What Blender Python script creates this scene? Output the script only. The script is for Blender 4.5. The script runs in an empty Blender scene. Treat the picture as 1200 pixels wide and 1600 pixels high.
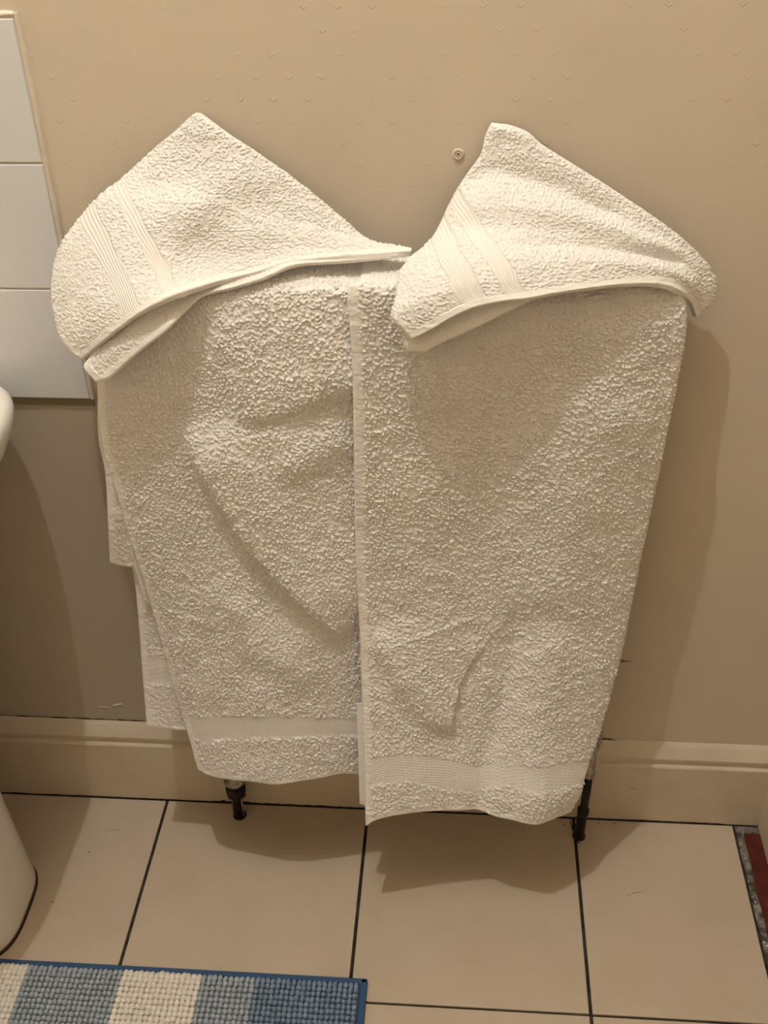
import bpy, bmesh, math, random
import numpy as np
from mathutils import Vector, Matrix

random.seed(4)
scene = bpy.context.scene
COL = scene.collection
R_ = math.radians

# ---------- camera ----------
cam_data = bpy.data.cameras.new('camera'); cam = bpy.data.objects.new('camera', cam_data); COL.objects.link(cam)
cam_data.sensor_fit = 'HORIZONTAL'; cam_data.sensor_width = 36.0
cam_data.lens = 36.0*1687.5/1200.0
cam_data.clip_start = .02
YAW, PITCH, ROLL = -0.0828, 0.6227, 0.0228
fwd = Vector((math.sin(YAW)*math.cos(PITCH), math.cos(YAW)*math.cos(PITCH), -math.sin(PITCH)))
rgt = Vector((math.cos(YAW), -math.sin(YAW), 0)); dwn = fwd.cross(rgt)
c_, s_ = math.cos(ROLL), math.sin(ROLL)
rgt2 = c_*rgt+s_*dwn; dwn2 = -s_*rgt+c_*dwn
m3 = Matrix((rgt2, -dwn2, -fwd)).transposed()
cam.matrix_world = Matrix.Translation((0.0611, -1.1637, 1.4235)) @ m3.to_4x4()
scene.camera = cam

# ---------- world, lamps, exposure ----------
world = bpy.data.worlds.new('world'); scene.world = world; world.use_nodes = True
world.node_tree.nodes['Background'].inputs[0].default_value = (1, .85, .65, 1)
world.node_tree.nodes['Background'].inputs[1].default_value = 0.02
vs = scene.view_settings
vs.view_transform = 'Standard'; vs.look = 'None'; vs.gamma = 1.0; vs.use_curve_mapping = False
vs.exposure = 0.0
def lamp(name, loc, energy, color, radius):
    l = bpy.data.lights.new(name, 'POINT'); l.energy = energy; l.color = color; l.shadow_soft_size = radius
    o = bpy.data.objects.new(name, l); o.location = loc; COL.objects.link(o); return o
lamp('ceiling_lamp', (-.28, -.54, 2.75), 46, (1, 1, 1), .011)

# ---------- cloth maths ----------
def spline(P, n):
    """Catmull-Rom through P (k,3), resampled at n points evenly by length."""
    P = np.asarray(P, float)
    if len(P) == 2:
        t = np.linspace(0, 1, n)[:, None]
        return P[0]*(1-t) + P[1]*t
    d = np.r_[0, np.cumsum(np.linalg.norm(np.diff(P, axis=0), axis=1)**.5)]
    T = np.zeros_like(P)
    T[1:-1] = (P[2:]-P[:-2])/(d[2:]-d[:-2])[:, None]
    T[0] = (P[1]-P[0])/(d[1]-d[0]); T[-1] = (P[-1]-P[-2])/(d[-1]-d[-2])
    q = np.linspace(0, d[-1], n*6)
    i = np.clip(np.searchsorted(d, q, side='right')-1, 0, len(P)-2)
    h = (d[i+1]-d[i])[:, None]; s = ((q-d[i])/(d[i+1]-d[i]))[:, None]
    C = ((2*s**3-3*s**2+1)*P[i] + (s**3-2*s**2+s)*h*T[i] + (3*s**2-2*s**3)*P[i+1] + (s**3-s**2)*h*T[i+1])
    L = np.r_[0, np.cumsum(np.linalg.norm(np.diff(C, axis=0), axis=1))]
    t = np.linspace(0, L[-1], n)
    return np.stack([np.interp(t, L, C[:, k]) for k in range(3)], 1)

def coons(T, B, L, R, step):
    lu = max(curve_len(T), curve_len(B)); lv = max(curve_len(L), curve_len(R))
    nu = max(8, int(lu/step)+1); nv = max(8, int(lv/step)+1)
    t, b, l, r = spline(T, nu), spline(B, nu), spline(L, nv), spline(R, nv)
    u = np.linspace(0, 1, nu)[None, :, None]; v = np.linspace(0, 1, nv)[:, None, None]
    S = (1-v)*t[None]+v*b[None] + (1-u)*l[:, None]+u*r[:, None]
    S = S - ((1-u)*(1-v)*t[0]+u*(1-v)*t[-1]+(1-u)*v*b[0]+u*v*b[-1])
    return S

def curve_len(P):
    c = spline(P, 60)
    return float(np.linalg.norm(np.diff(c, axis=0), axis=1).sum())

def normals(S):
    du = np.gradient(S, axis=1); dv = np.gradient(S, axis=0)
    n = np.cross(dv, du)
    n /= np.maximum(np.linalg.norm(n, axis=2, keepdims=True), 1e-12)
    return n

def seg_dist(P, poly):
    """unsigned distance, side and 0..1 position of points P (n,2) to a polyline."""
    poly = np.asarray(poly, float); best = np.full(len(P), 9.); side = np.zeros(len(P)); pos = np.zeros(len(P))
    m = len(poly)-1
    for i in range(m):
        a, b = poly[i], poly[i+1]; d = b-a; L2 = (d*d).sum()
        t = np.clip(((P-a)@d)/L2, 0, 1); q = P-(a+t[:, None]*d); dist = np.hypot(q[:, 0], q[:, 1])
        k = dist < best
        best[k] = dist[k]; side[k] = np.sign(d[0]*q[:, 1]-d[1]*q[:, 0])[k]; pos[k] = ((i+t)/m)[k]
    return best, side, pos

def in_poly(P, poly):
    x, y = P[:, 0], P[:, 1]; ins = np.zeros(len(P), bool); j = len(poly)-1
    for i in range(len(poly)):
        xi, yi = poly[i]; xj, yj = poly[j]
        ins ^= ((yi > y) != (yj > y)) & (x < (xj-xi)*(y-yi)/((yj-yi) if yj != yi else 1e-12)+xi)
        j = i
    return ins

def base_surface(d):
    """the smooth drape of one sheet of cloth: boundary patch, bulge, folds."""
    S = coons(d['T'], d['B'], d['L'], d['R'], d['step'])
    nv, nu = S.shape[:2]
    U, V = np.meshgrid(np.linspace(0, 1, nu), np.linspace(0, 1, nv))
    N = normals(S)
    if d.get('bulge'):
        S = S + N*(d['bulge']*2.6*V**.8*(1-V)**1.3*np.sin(np.pi*np.clip(U*.97, 0, 1))**.6)[..., None]
        N = normals(S)
    P = S[..., [0, 2]].reshape(-1, 2); off = np.zeros(len(P))
    for kind, poly, w, a, far in d['folds']:
        if kind == 'uvridge':
            ds, sd, pos = seg_dist(np.stack([U.ravel()*1.2, V.ravel()], 1), [(a_*1.2, b_) for a_, b_ in poly])
            off += a*np.exp(-(ds/w)**2)*np.clip(np.minimum(U, 1-U).ravel()/.08, 0, 1)
            continue
        ds, sd, pos = seg_dist(P, poly)
        if kind == 'ridge':
            endf = np.clip(np.minimum(pos, 1-pos)*5, 0, 1)
            off += a*np.exp(-(ds/w)**2)*endf*endf*(3-2*endf)
        else:
            # a step: the cloth right of the line's direction (seen with x right, z up) stands proud and eases away
            s = -ds*sd
            endf = np.clip(np.minimum(pos, 1-pos)*4+.0, 0, 1)
            off += a*(.5+.5*np.tanh(s/w))*np.exp(-(np.maximum(s, 0)/far)**2)*endf*endf*(3-2*endf)
    S = S + N*off.reshape(nv, nu)[..., None]
    for _ in range(d.get('relax', 0)):              # let the drape ease, its outline stays
        S[1:-1, 1:-1] = (S[:-2, 1:-1]+S[2:, 1:-1]+S[1:-1, :-2]+S[1:-1, 2:])/4
    return S, U, V

# control points of the cloth, in metres
SHEETS = {'left_front': {'T': [(-0.35, -0.045, 0.955), (-0.17, -0.045, 0.956), (0.0, -0.045, 0.955)],
                'B': [(-0.3041, -0.135, 0.2141), (-0.2877, -0.14, 0.2085), (-0.2682, -0.145, 0.2073), (-0.2245, -0.152, 0.2128),
                      (-0.1868, -0.155, 0.216), (-0.1499, -0.154, 0.2213), (-0.1228, -0.15, 0.2237), (-0.0961, -0.143, 0.2254),
                      (-0.0695, -0.136, 0.2189), (-0.0361, -0.13, 0.2113)],
                'L': [(-0.35, -0.045, 0.955), (-0.353, -0.082, 0.946), (-0.3491, -0.098, 0.891), (-0.3547, -0.1, 0.8274), (-0.3623, -0.1, 0.7496),
                      (-0.3576, -0.1, 0.6758), (-0.3525, -0.1, 0.6072), (-0.3439, -0.102, 0.5413), (-0.336, -0.105, 0.4556),
                      (-0.3271, -0.112, 0.3615), (-0.315, -0.122, 0.2835), (-0.3041, -0.135, 0.2141)],
                'R': [(0.0, -0.045, 0.955), (0.005, -0.082, 0.948), (-0.0394, -0.098, 0.9336), (-0.0367, -0.1, 0.7489), (-0.0369, -0.103, 0.5591),
                      (-0.0361, -0.118, 0.3455), (-0.0361, -0.13, 0.2113)],
                'folds': [('step',
                           [(-0.0758, 0.4397), (-0.1143, 0.4945), (-0.1606, 0.5541), (-0.2005, 0.6143), (-0.2296, 0.6815), (-0.253, 0.7479),
                            (-0.2659, 0.7956)],
                           0.008, 0.019, 0.11),
                          ('step', [(-0.0166, 0.8439), (-0.0824, 0.818), (-0.135, 0.7985), (-0.2109, 0.784)], 0.012, 0.012, 0.09),
                          ('step', [(-0.0515, 0.7574), (-0.1016, 0.7312), (-0.1567, 0.7097)], 0.014, 0.008, 0.05),
                          ('step', [(-0.0635, 0.4899), (-0.0982, 0.4661), (-0.1427, 0.4354), (-0.1812, 0.3863)], 0.016, 0.004, 0.05),
                          ('ridge', [(-0.2496, 0.5568), (-0.1841, 0.4497), (-0.1191, 0.3822)], 0.03, 0.006, 0),
                          ('ridge', [(-0.1768, 0.4129), (-0.1855, 0.1804)], 0.03, 0.005, 0)],
                'round': {'L': 0.004, 'B': 0.004, 'R': 0.003},
                'hem': {'L': 0.011, 'B': 0.008},
                'step': 0.00105,
                'cell': 0.0037,
                'amp': 0.0032,
                'thick': 0.006,
                'regions': [('woven_band',
                             [(0.0, 0.864), (0.069, 0.864), (0.222, 0.856), (0.498, 0.848), (0.766, 0.87), (1.0, 0.87), (1.0, 0.907), (0.757, 0.91),
                              (0.48, 0.893), (0.192, 0.907), (0.0, 0.925)])]},
 'left_layer_a': {'T': [(-0.352, -0.082, 0.86), (-0.21, -0.082, 0.86)],
                  'B': [(-0.39, -0.087, 0.5542), (-0.3778, -0.0875, 0.5498), (-0.3552, -0.0875, 0.5474), (-0.25, -0.0895, 0.5529)],
                  'L': [(-0.352, -0.082, 0.86), (-0.3718, -0.084, 0.7485), (-0.3724, -0.085, 0.6937), (-0.379, -0.0895, 0.6287),
                        (-0.39, -0.087, 0.5542)],
                  'R': [(-0.21, -0.082, 0.86), (-0.2412, -0.084, 0.6778), (-0.25, -0.0895, 0.5529)],
                  'folds': [],
                  'round': {'L': 0.004, 'B': 0.004},
                  'hem': {'L': 0.01, 'B': 0.008},
                  'step': 0.0016,
                  'cell': 0.0041,
                  'amp': 0.0024,
                  'thick': 0.004,
                  'regions': []},
 'left_layer_b': {'T': [(-0.3678, -0.078, 0.5692), (-0.229, -0.078, 0.5741)],
                  'B': [(-0.3777, -0.108, 0.2716), (-0.3523, -0.11, 0.2685), (-0.3173, -0.112, 0.2687), (-0.2537, -0.112, 0.2723)],
                  'L': [(-0.3678, -0.078, 0.5692), (-0.3648, -0.079, 0.5272), (-0.3672, -0.084, 0.4643), (-0.3734, -0.094, 0.3663),
                        (-0.3777, -0.108, 0.2716)],
                  'R': [(-0.229, -0.078, 0.5741), (-0.2417, -0.09, 0.4288), (-0.2537, -0.112, 0.2723)],
                  'folds': [],
                  'round': {'L': 0.004, 'B': 0.004},
                  'hem': {'L': 0.01, 'B': 0.008},
                  'step': 0.0016,
                  'cell': 0.0041,
                  'amp': 0.0024,
                  'thick': 0.004,
                  'regions': [('woven_band', [(0.0, 0.589), (1.0, 0.584), (1.0, 0.721), (0.0, 0.737)])]},
 'left_layer_c': {'T': [(-0.3599, -0.0895, 0.5887), (-0.258, -0.0895, 0.5922)],
                  'B': [(-0.3527, -0.091, 0.4958), (-0.3419, -0.091, 0.4873), (-0.2696, -0.0905, 0.491)],
                  'L': [(-0.3599, -0.0895, 0.5887), (-0.3561, -0.0905, 0.5476), (-0.3527, -0.091, 0.4958)],
                  'R': [(-0.258, -0.0895, 0.5922), (-0.2696, -0.0905, 0.491)],
                  'folds': [],
                  'round': {'L': 0.003, 'B': 0.004},
                  'hem': {'L': 0.01, 'B': 0.008},
                  'step': 0.0016,
                  'cell': 0.0041,
                  'amp': 0.0024,
                  'thick': 0.004,
                  'regions': []},
 'right_front': {'T': [(-0.05, -0.045, 0.96), (0.12, -0.045, 0.96), (0.286, -0.045, 0.955)],
                 'B': [(-0.0548, -0.202, 0.1873), (-0.0421, -0.2, 0.1982), (-0.0245, -0.196, 0.2026), (0.0151, -0.186, 0.2024),
                       (0.0596, -0.176, 0.1972), (0.091, -0.175, 0.1953), (0.1222, -0.18, 0.194), (0.1758, -0.18, 0.1894), (0.2123, -0.168, 0.1852),
                       (0.2384, -0.15, 0.177)],
                 'L': [(-0.05, -0.045, 0.96), (-0.05, -0.088, 0.951), (-0.0595, -0.11, 0.9519), (-0.057, -0.116, 0.8738), (-0.0586, -0.119, 0.7604),
                       (-0.0618, -0.12, 0.6223), (-0.0596, -0.134, 0.4772), (-0.0572, -0.165, 0.3318), (-0.0561, -0.188, 0.2421),
                       (-0.0548, -0.202, 0.1873)],
                 'R': [(0.286, -0.045, 0.955), (0.292, -0.066, 0.944), (0.3056, -0.074, 0.9123), (0.3085, -0.074, 0.8584), (0.3055, -0.072, 0.7575),
                       (0.3017, -0.072, 0.6475), (0.296, -0.075, 0.5491), (0.289, -0.086, 0.4261), (0.2732, -0.106, 0.3121), (0.2603, -0.125, 0.2547),
                       (0.2507, -0.142, 0.2177), (0.2384, -0.15, 0.177)],
                 'folds': [('step', [(0.0784, 0.3332), (0.0569, 0.3295), (0.0223, 0.3487), (-0.0099, 0.3976), (-0.0396, 0.4651), (-0.0467, 0.5087)],
                            0.011, 0.012, 0.1),
                           ('ridge', [(0.1439, 0.5434), (0.1316, 0.3872), (0.1119, 0.2871), (0.0929, 0.1211)], 0.017, -0.009, 0),
                           ('ridge', [(0.1898, 0.5031), (0.1771, 0.3289), (0.1815, 0.0373)], 0.028, 0.009, 0),
                           ('ridge', [(0.2276, 0.8501), (0.2009, 0.6787), (0.1855, 0.4755)], 0.05, 0.008, 0),
                           ('step', [(0.098, 0.8153), (0.0486, 0.806), (-0.0083, 0.8374)], 0.02, 0.007, 0.06),
                           ('ridge', [(0.0055, 0.7627), (0.0205, 0.5751), (0.0374, 0.4688)], 0.05, 0.005, 0)],
                 'round': {'L': 0.0035, 'B': 0.004, 'R': 0.011},
                 'hem': {'L': 0.012, 'B': 0.009},
                 'step': 0.00105,
                 'cell': 0.0038,
                 'amp': 0.0033,
                 'thick': 0.007,
                 'regions': [('woven_band',
                              [(0.028, 0.873), (0.084, 0.875), (0.272, 0.884), (0.366, 0.895), (0.494, 0.908), (0.65, 0.89), (0.806, 0.883),
                               (1.0, 0.889), (1.0, 0.934), (0.869, 0.935), (0.769, 0.933), (0.616, 0.931), (0.488, 0.959), (0.359, 0.953),
                               (0.197, 0.931), (0.025, 0.926)])]},
 'right_inner': {'T': [(-0.0697, -0.125, 0.3509), (0.0044, -0.135, 0.3651)],
                 'B': [(-0.0665, -0.168, 0.194), (-0.0536, -0.17, 0.1932), (0.0049, -0.16, 0.2124)],
                 'L': [(-0.0697, -0.125, 0.3509), (-0.0675, -0.148, 0.2741), (-0.0665, -0.168, 0.194)],
                 'R': [(0.0044, -0.135, 0.3651), (0.0049, -0.16, 0.2124)],
                 'folds': [],
                 'round': {'L': 0.003, 'B': 0.003},
                 'hem': {'L': 0.02},
                 'step': 0.002,
                 'cell': 0.0041,
                 'amp': 0.0024,
                 'thick': 0.003,
                 'regions': []},
 'left_cap': {'T': [(-0.2278, -0.018, 1.1053), (-0.2199, -0.018, 1.1085), (-0.2118, -0.02, 1.1045), (-0.2028, -0.021, 1.0983),
                    (-0.1868, -0.022, 1.0874), (-0.1473, -0.026, 1.0626), (-0.1075, -0.03, 1.0339), (-0.0667, -0.038, 1.0019),
                    (-0.0423, -0.045, 0.9833), (-0.0211, -0.052, 0.9776), (0.0048, -0.06, 0.9768)],
              'B': [(-0.3591, -0.122, 0.8684), (-0.3247, -0.135, 0.899), (-0.2904, -0.142, 0.9263), (-0.2598, -0.143, 0.9455),
                    (-0.234, -0.132, 0.9545), (-0.217, -0.116, 0.9548), (-0.1987, -0.104, 0.9562), (-0.1585, -0.094, 0.9632),
                    (-0.1315, -0.087, 0.9699), (-0.1044, -0.083, 0.9736), (-0.0635, -0.08, 0.9771), (-0.023, -0.075, 0.9783),
                    (0.0053, -0.07, 0.9779)],
              'L': [(-0.2278, -0.018, 1.1053), (-0.2326, -0.02, 1.1012), (-0.2481, -0.022, 1.0892), (-0.2783, -0.025, 1.0666),
                    (-0.3166, -0.03, 1.037), (-0.3458, -0.04, 1.0157), (-0.3671, -0.048, 0.9955), (-0.3831, -0.055, 0.9762),
                    (-0.3934, -0.063, 0.9548), (-0.3976, -0.073, 0.9327), (-0.3954, -0.086, 0.9079), (-0.3873, -0.102, 0.8861),
                    (-0.376, -0.112, 0.8756), (-0.3591, -0.122, 0.8684)],
              'R': [(0.0048, -0.06, 0.9768), (0.0058, -0.065, 0.9774), (0.0053, -0.07, 0.9779)],
              'folds': [('uvridge', [(0.15, 0.36), (0.35, 0.46), (0.6, 0.62)], 0.16, 0.003, 0),
                        ('uvridge', [(0.12, 0.75), (0.3, 0.9)], 0.12, 0.003, 0)],
              'relax': 60,
              'bulge': 0.01,
              'round': {'L': 0.008, 'T': 0.006, 'B': 0.0015},
              'hem': {'B': 0.0085},
              'step': 0.001,
              'cell': 0.0031,
              'amp': 0.0018,
              'thick': 0.005,
              'rib': -58,
              'regions': [('woven_band',
                           [(0.073, 0.347), (0.238, 0.489), (0.345, 0.651), (0.396, 0.815), (0.398, 1.0), (0.357, 1.0), (0.357, 0.815),
                            (0.303, 0.648), (0.182, 0.483), (0.005, 0.335)]),
                          ('woven_band.001',
                           [(0.041, 0.44), (0.187, 0.582), (0.269, 0.727), (0.303, 0.881), (0.284, 1.0), (0.228, 1.0), (0.25, 0.875), (0.216, 0.741),
                            (0.141, 0.614), (0.0, 0.474)]),
                          ('hem', [(0.0, 0.875), (0.024, 0.898), (0.046, 1.0), (0.0, 1.0), (0.0, 0.943)])]},
 'left_cap_under': {'T': [(-0.3303, -0.118, 0.895), (-0.265, -0.124, 0.9425), (-0.2, -0.096, 0.9585), (-0.1324, -0.08, 0.9728),
                          (-0.0641, -0.074, 0.9767), (-0.0097, -0.07, 0.9771)],
                    'B': [(-0.3403, -0.136, 0.8492), (-0.3217, -0.14, 0.8589), (-0.2857, -0.142, 0.8895), (-0.2512, -0.139, 0.9165),
                          (-0.2337, -0.123, 0.9299), (-0.2169, -0.108, 0.941), (-0.186, -0.103, 0.9479), (-0.1515, -0.098, 0.9571),
                          (-0.1242, -0.091, 0.9681), (-0.1042, -0.086, 0.9705), (-0.0635, -0.082, 0.9715), (-0.0081, -0.074, 0.9744)],
                    'L': [(-0.3303, -0.118, 0.895), (-0.3479, -0.125, 0.8733), (-0.3545, -0.128, 0.8637), (-0.3403, -0.136, 0.8492)],
                    'R': [(-0.0097, -0.07, 0.9771), (-0.0081, -0.074, 0.9744)],
                    'folds': [],
                    'round': {'L': 0.0015, 'B': 0.0015},
                    'hem': {'L': 0.012, 'B': 0.0065},
                    'step': 0.0012,
                    'cell': 0.0031,
                    'amp': 0.0018,
                    'thick': 0.003,
                    'rib': -58,
                    'regions': [('woven_band', [(0.274, 0.635), (0.324, 0.654), (0.305, 1.0), (0.264, 1.0)])]},
 'right_cap': {'T': [(0.0868, -0.018, 1.0945), (0.1079, -0.018, 1.0933), (0.1253, -0.02, 1.0874), (0.1418, -0.022, 1.0756), (0.1759, -0.026, 1.0571),
                     (0.2173, -0.032, 1.0343), (0.259, -0.04, 1.01), (0.2957, -0.04, 0.985), (0.3204, -0.034, 0.9613), (0.3348, -0.03, 0.9392)],
               'B': [(0.0078, -0.152, 0.9146), (0.0277, -0.154, 0.9261), (0.0472, -0.153, 0.9388), (0.0728, -0.15, 0.9512), (0.105, -0.144, 0.9566),
                     (0.1245, -0.14, 0.9571), (0.1575, -0.126, 0.9575), (0.2043, -0.11, 0.958), (0.2454, -0.096, 0.9559), (0.2737, -0.086, 0.9504),
                     (0.2932, -0.077, 0.9394), (0.3088, -0.06, 0.9193), (0.3211, -0.046, 0.8931)],
               'L': [(0.0868, -0.018, 1.0945), (0.0805, -0.018, 1.0841), (0.0758, -0.02, 1.0675), (0.0662, -0.024, 1.0526), (0.0525, -0.03, 1.0355),
                     (0.0427, -0.038, 1.0203), (0.0337, -0.048, 1.0036), (0.0246, -0.06, 0.9905), (0.0137, -0.075, 0.9836), (0.0011, -0.092, 0.9791),
                     (-0.0077, -0.105, 0.9696), (-0.0113, -0.126, 0.9504), (-0.0139, -0.14, 0.9389), (-0.0083, -0.146, 0.9288),
                     (0.0078, -0.152, 0.9146)],
               'R': [(0.3348, -0.03, 0.9392), (0.3401, -0.03, 0.9227), (0.3368, -0.036, 0.9064), (0.3211, -0.046, 0.8931)],
               'folds': [('uvridge', [(0.04, 0.2), (0.3, 0.17), (0.5, 0.2)], 0.05, -0.006, 0),
                         ('uvridge', [(0.1, 0.38), (0.4, 0.34), (0.7, 0.38)], 0.09, 0.007, 0),
                         ('uvridge', [(0.35, 0.6), (0.55, 0.56), (0.75, 0.52)], 0.05, -0.007, 0),
                         ('uvridge', [(0.1, 0.8), (0.4, 0.76), (0.8, 0.74)], 0.1, 0.005, 0)],
               'relax': 60,
               'bulge': 0.01,
               'round': {'L': 0.007, 'T': 0.008, 'R': 0.006, 'B': 0.0015},
               'hem': {'B': 0.008},
               'step': 0.001,
               'cell': 0.0031,
               'amp': 0.0018,
               'thick': 0.005,
               'rib': -52,
               'regions': [('woven_band',
                            [(0.011, 0.27), (0.134, 0.431), (0.27, 0.65), (0.348, 0.832), (0.374, 1.0), (0.316, 1.0), (0.302, 0.865), (0.238, 0.704),
                             (0.104, 0.474), (0.0, 0.321)]),
                           ('woven_band.001',
                            [(0.0, 0.365), (0.107, 0.54), (0.214, 0.752), (0.259, 0.894), (0.257, 1.0), (0.182, 1.0), (0.19, 0.938), (0.171, 0.825),
                             (0.115, 0.682), (0.0, 0.474)]),
                           ('hem', [(0.0, 0.85), (0.024, 0.898), (0.037, 0.978), (0.0, 1.0), (0.0, 0.92)])]},
 'right_cap_under': {'T': [(-0.0013, -0.132, 0.917), (0.0468, -0.134, 0.9369), (0.0988, -0.13, 0.9558), (0.1442, -0.124, 0.9635)],
                     'B': [(0.0044, -0.14, 0.895), (0.0234, -0.142, 0.8964), (0.0408, -0.142, 0.9071), (0.0737, -0.14, 0.9228),
                           (0.1062, -0.133, 0.9373), (0.1422, -0.125, 0.9541)],
                     'L': [(-0.0013, -0.132, 0.917), (-0.0011, -0.136, 0.9064), (0.0044, -0.14, 0.895)],
                     'R': [(0.1442, -0.124, 0.9635), (0.1422, -0.125, 0.9541)],
                     'folds': [],
                     'round': {'L': 0.0015, 'B': 0.0015},
                     'hem': {'L': 0.012, 'B': 0.01},
                     'step': 0.0012,
                     'cell': 0.0034,
                     'amp': 0.0016,
                     'thick': 0.003,
                     'rib': -52,
                     'regions': []}}
# ---------- small helpers ----------
def tag(o, label=None, cat=None, group=None, kind=None):
    if label: o['label'] = label
    if cat: o['category'] = cat
    if group: o['group'] = group
    if kind: o['kind'] = kind
    return o
def empty(name, loc):
    o = bpy.data.objects.new(name, None); o.location = loc; o.empty_display_size = .05; COL.objects.link(o); return o
def link(name, me, mat=None, parent=None):
    if mat is not None and not me.materials: me.materials.append(mat)
    o = bpy.data.objects.new(name, me); COL.objects.link(o)
    if parent:
        o.parent = parent
        w = parent.location.copy(); q = parent.parent
        while q: w += q.location; q = q.parent
        o.location = -w            # meshes are written in room coordinates
    return o
def from_bm(name, bm, mat, parent=None, smooth=False):
    me = bpy.data.meshes.new(name)
    bmesh.ops.recalc_face_normals(bm, faces=bm.faces[:])
    if smooth:
        for f in bm.faces: f.smooth = True
    bm.to_mesh(me); bm.free()
    return link(name, me, mat, parent)
def bm_box(bm, x0, x1, y0, y1, z0, z1, bevel=0, seg=2):
    r = bmesh.ops.create_cube(bm, size=1)
    vs_ = r['verts']
    for v in vs_:
        v.co = Vector(((x0+x1)/2+v.co.x*(x1-x0), (y0+y1)/2+v.co.y*(y1-y0), (z0+z1)/2+v.co.z*(z1-z0)))
    if bevel:
        es = list({e for v in vs_ for e in v.link_edges})
        bmesh.ops.bevel(bm, geom=es, offset=bevel, segments=seg, profile=.5, affect='EDGES')
def box(name, x0, x1, y0, y1, z0, z1, mat, parent=None, bevel=0, seg=2):
    bm = bmesh.new(); bm_box(bm, x0, x1, y0, y1, z0, z1, bevel, seg)
    return from_bm(name, bm, mat, parent)
def bm_lathe(bm, prof, axis_o, axis_d, n=24, cap=True):
    """prof: list of (distance along axis, radius)"""
    d = Vector(axis_d).normalized(); a = d.orthogonal().normalized(); b = d.cross(a); o = Vector(axis_o)
    rings = []
    for h, r in prof:
        rings.append([bm.verts.new(o+d*h+(a*math.cos(2*math.pi*i/n)+b*math.sin(2*math.pi*i/n))*r) for i in range(n)])
    for p, q in zip(rings, rings[1:]):
        for i in range(n): bm.faces.new((p[i], p[(i+1) % n], q[(i+1) % n], q[i]))
    if cap:
        bm.faces.new(rings[0][::-1]); bm.faces.new(rings[-1])
def bm_tube(bm, pts, r, n=16):
    pts = [Vector(p) for p in pts]; rings = []
    prev = None
    for i, p in enumerate(pts):
        t = (pts[min(i+1, len(pts)-1)]-pts[max(i-1, 0)]).normalized()
        a = t.orthogonal().normalized() if prev is None else (prev-t*prev.dot(t)).normalized()
        prev = a; b = t.cross(a)
        rr = r[i] if isinstance(r, (list, tuple)) else r
        rings.append([bm.verts.new(p+(a*math.cos(2*math.pi*k/n)+b*math.sin(2*math.pi*k/n))*rr) for k in range(n)])
    for p, q in zip(rings, rings[1:]):
        for i in range(n): bm.faces.new((p[i], p[(i+1) % n], q[(i+1) % n], q[i]))
    bm.faces.new(rings[0][::-1]); bm.faces.new(rings[-1])
def bm_profile(bm, prof, f0, f1):
    """sweep a closed 2D profile between two placements f0(p), f1(p)"""
    a = [bm.verts.new(f0(p)) for p in prof]; b = [bm.verts.new(f1(p)) for p in prof]
    n = len(prof)
    for i in range(n): bm.faces.new((a[i], a[(i+1) % n], b[(i+1) % n], b[i]))
    bm.faces.new(a[::-1]); bm.faces.new(b)

# ---------- materials ----------
def mat(name, color, rough=.5, spec=.5, metal=0, build=None, **kw):
    m = bpy.data.materials.new(name); m.use_nodes = True
    nt = m.node_tree; b = nt.nodes['Principled BSDF']
    b.inputs['Base Color'].default_value = (*color, 1); b.inputs['Roughness'].default_value = rough
    b.inputs['Specular IOR Level'].default_value = spec; b.inputs['Metallic'].default_value = metal
    for k, v in kw.items(): b.inputs[k].default_value = v
    if build: build(nt, b)
    return m
def N(nt, t, **kw):
    n = nt.nodes.new(t)
    for k, v in kw.items():
        if k in n.inputs: n.inputs[k].default_value = v
        else: setattr(n, k, v)
    return n
def math_(nt, op, a, b=None, c=None):
    n = nt.nodes.new('ShaderNodeMath'); n.operation = op
    for i, v in enumerate((a, b, c)):
        if v is None: continue
        if isinstance(v, (int, float)): n.inputs[i].default_value = v
        else: nt.links.new(v, n.inputs[i])
    return n.outputs[0]
def ramp(nt, fac, stops):
    r = nt.nodes.new('ShaderNodeValToRGB'); e = r.color_ramp.elements
    while len(e) < len(stops): e.new(.5)
    for el, (p, c) in zip(e, stops): el.position = p; el.color = (*c, 1) if len(c) == 3 else c
    nt.links.new(fac, r.inputs[0]); return r.outputs[0]
def noise(nt, scale, detail=3, rough=.5, vec=None, dist=0):
    n = N(nt, 'ShaderNodeTexNoise', Scale=scale, Detail=detail, Roughness=rough, Distortion=dist)
    if vec is not None: nt.links.new(vec, n.inputs['Vector'])
    return n.outputs[0]
def pos(nt):
    return nt.nodes.new('ShaderNodeNewGeometry').outputs['Position']
def bump(nt, bsdf, h, strength, dist, prev=None):
    b = N(nt, 'ShaderNodeBump', Strength=strength, Distance=dist); nt.links.new(h, b.inputs['Height'])
    if prev is not None: nt.links.new(prev, b.inputs['Normal'])
    nt.links.new(b.outputs[0], bsdf.inputs['Normal']); return b.outputs[0]
def stained(c1, c2, scale, lo=.35, hi=.65, bscale=0, bs=.2, bd=.001):
    def f(nt, b):
        p = pos(nt)
        nt.links.new(ramp(nt, noise(nt, scale, 5, .6, p), [(lo, c1), (hi, c2)]), b.inputs['Base Color'])
        if bscale: bump(nt, b, noise(nt, bscale, 3, .5, p), bs, bd)
    return f

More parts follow.
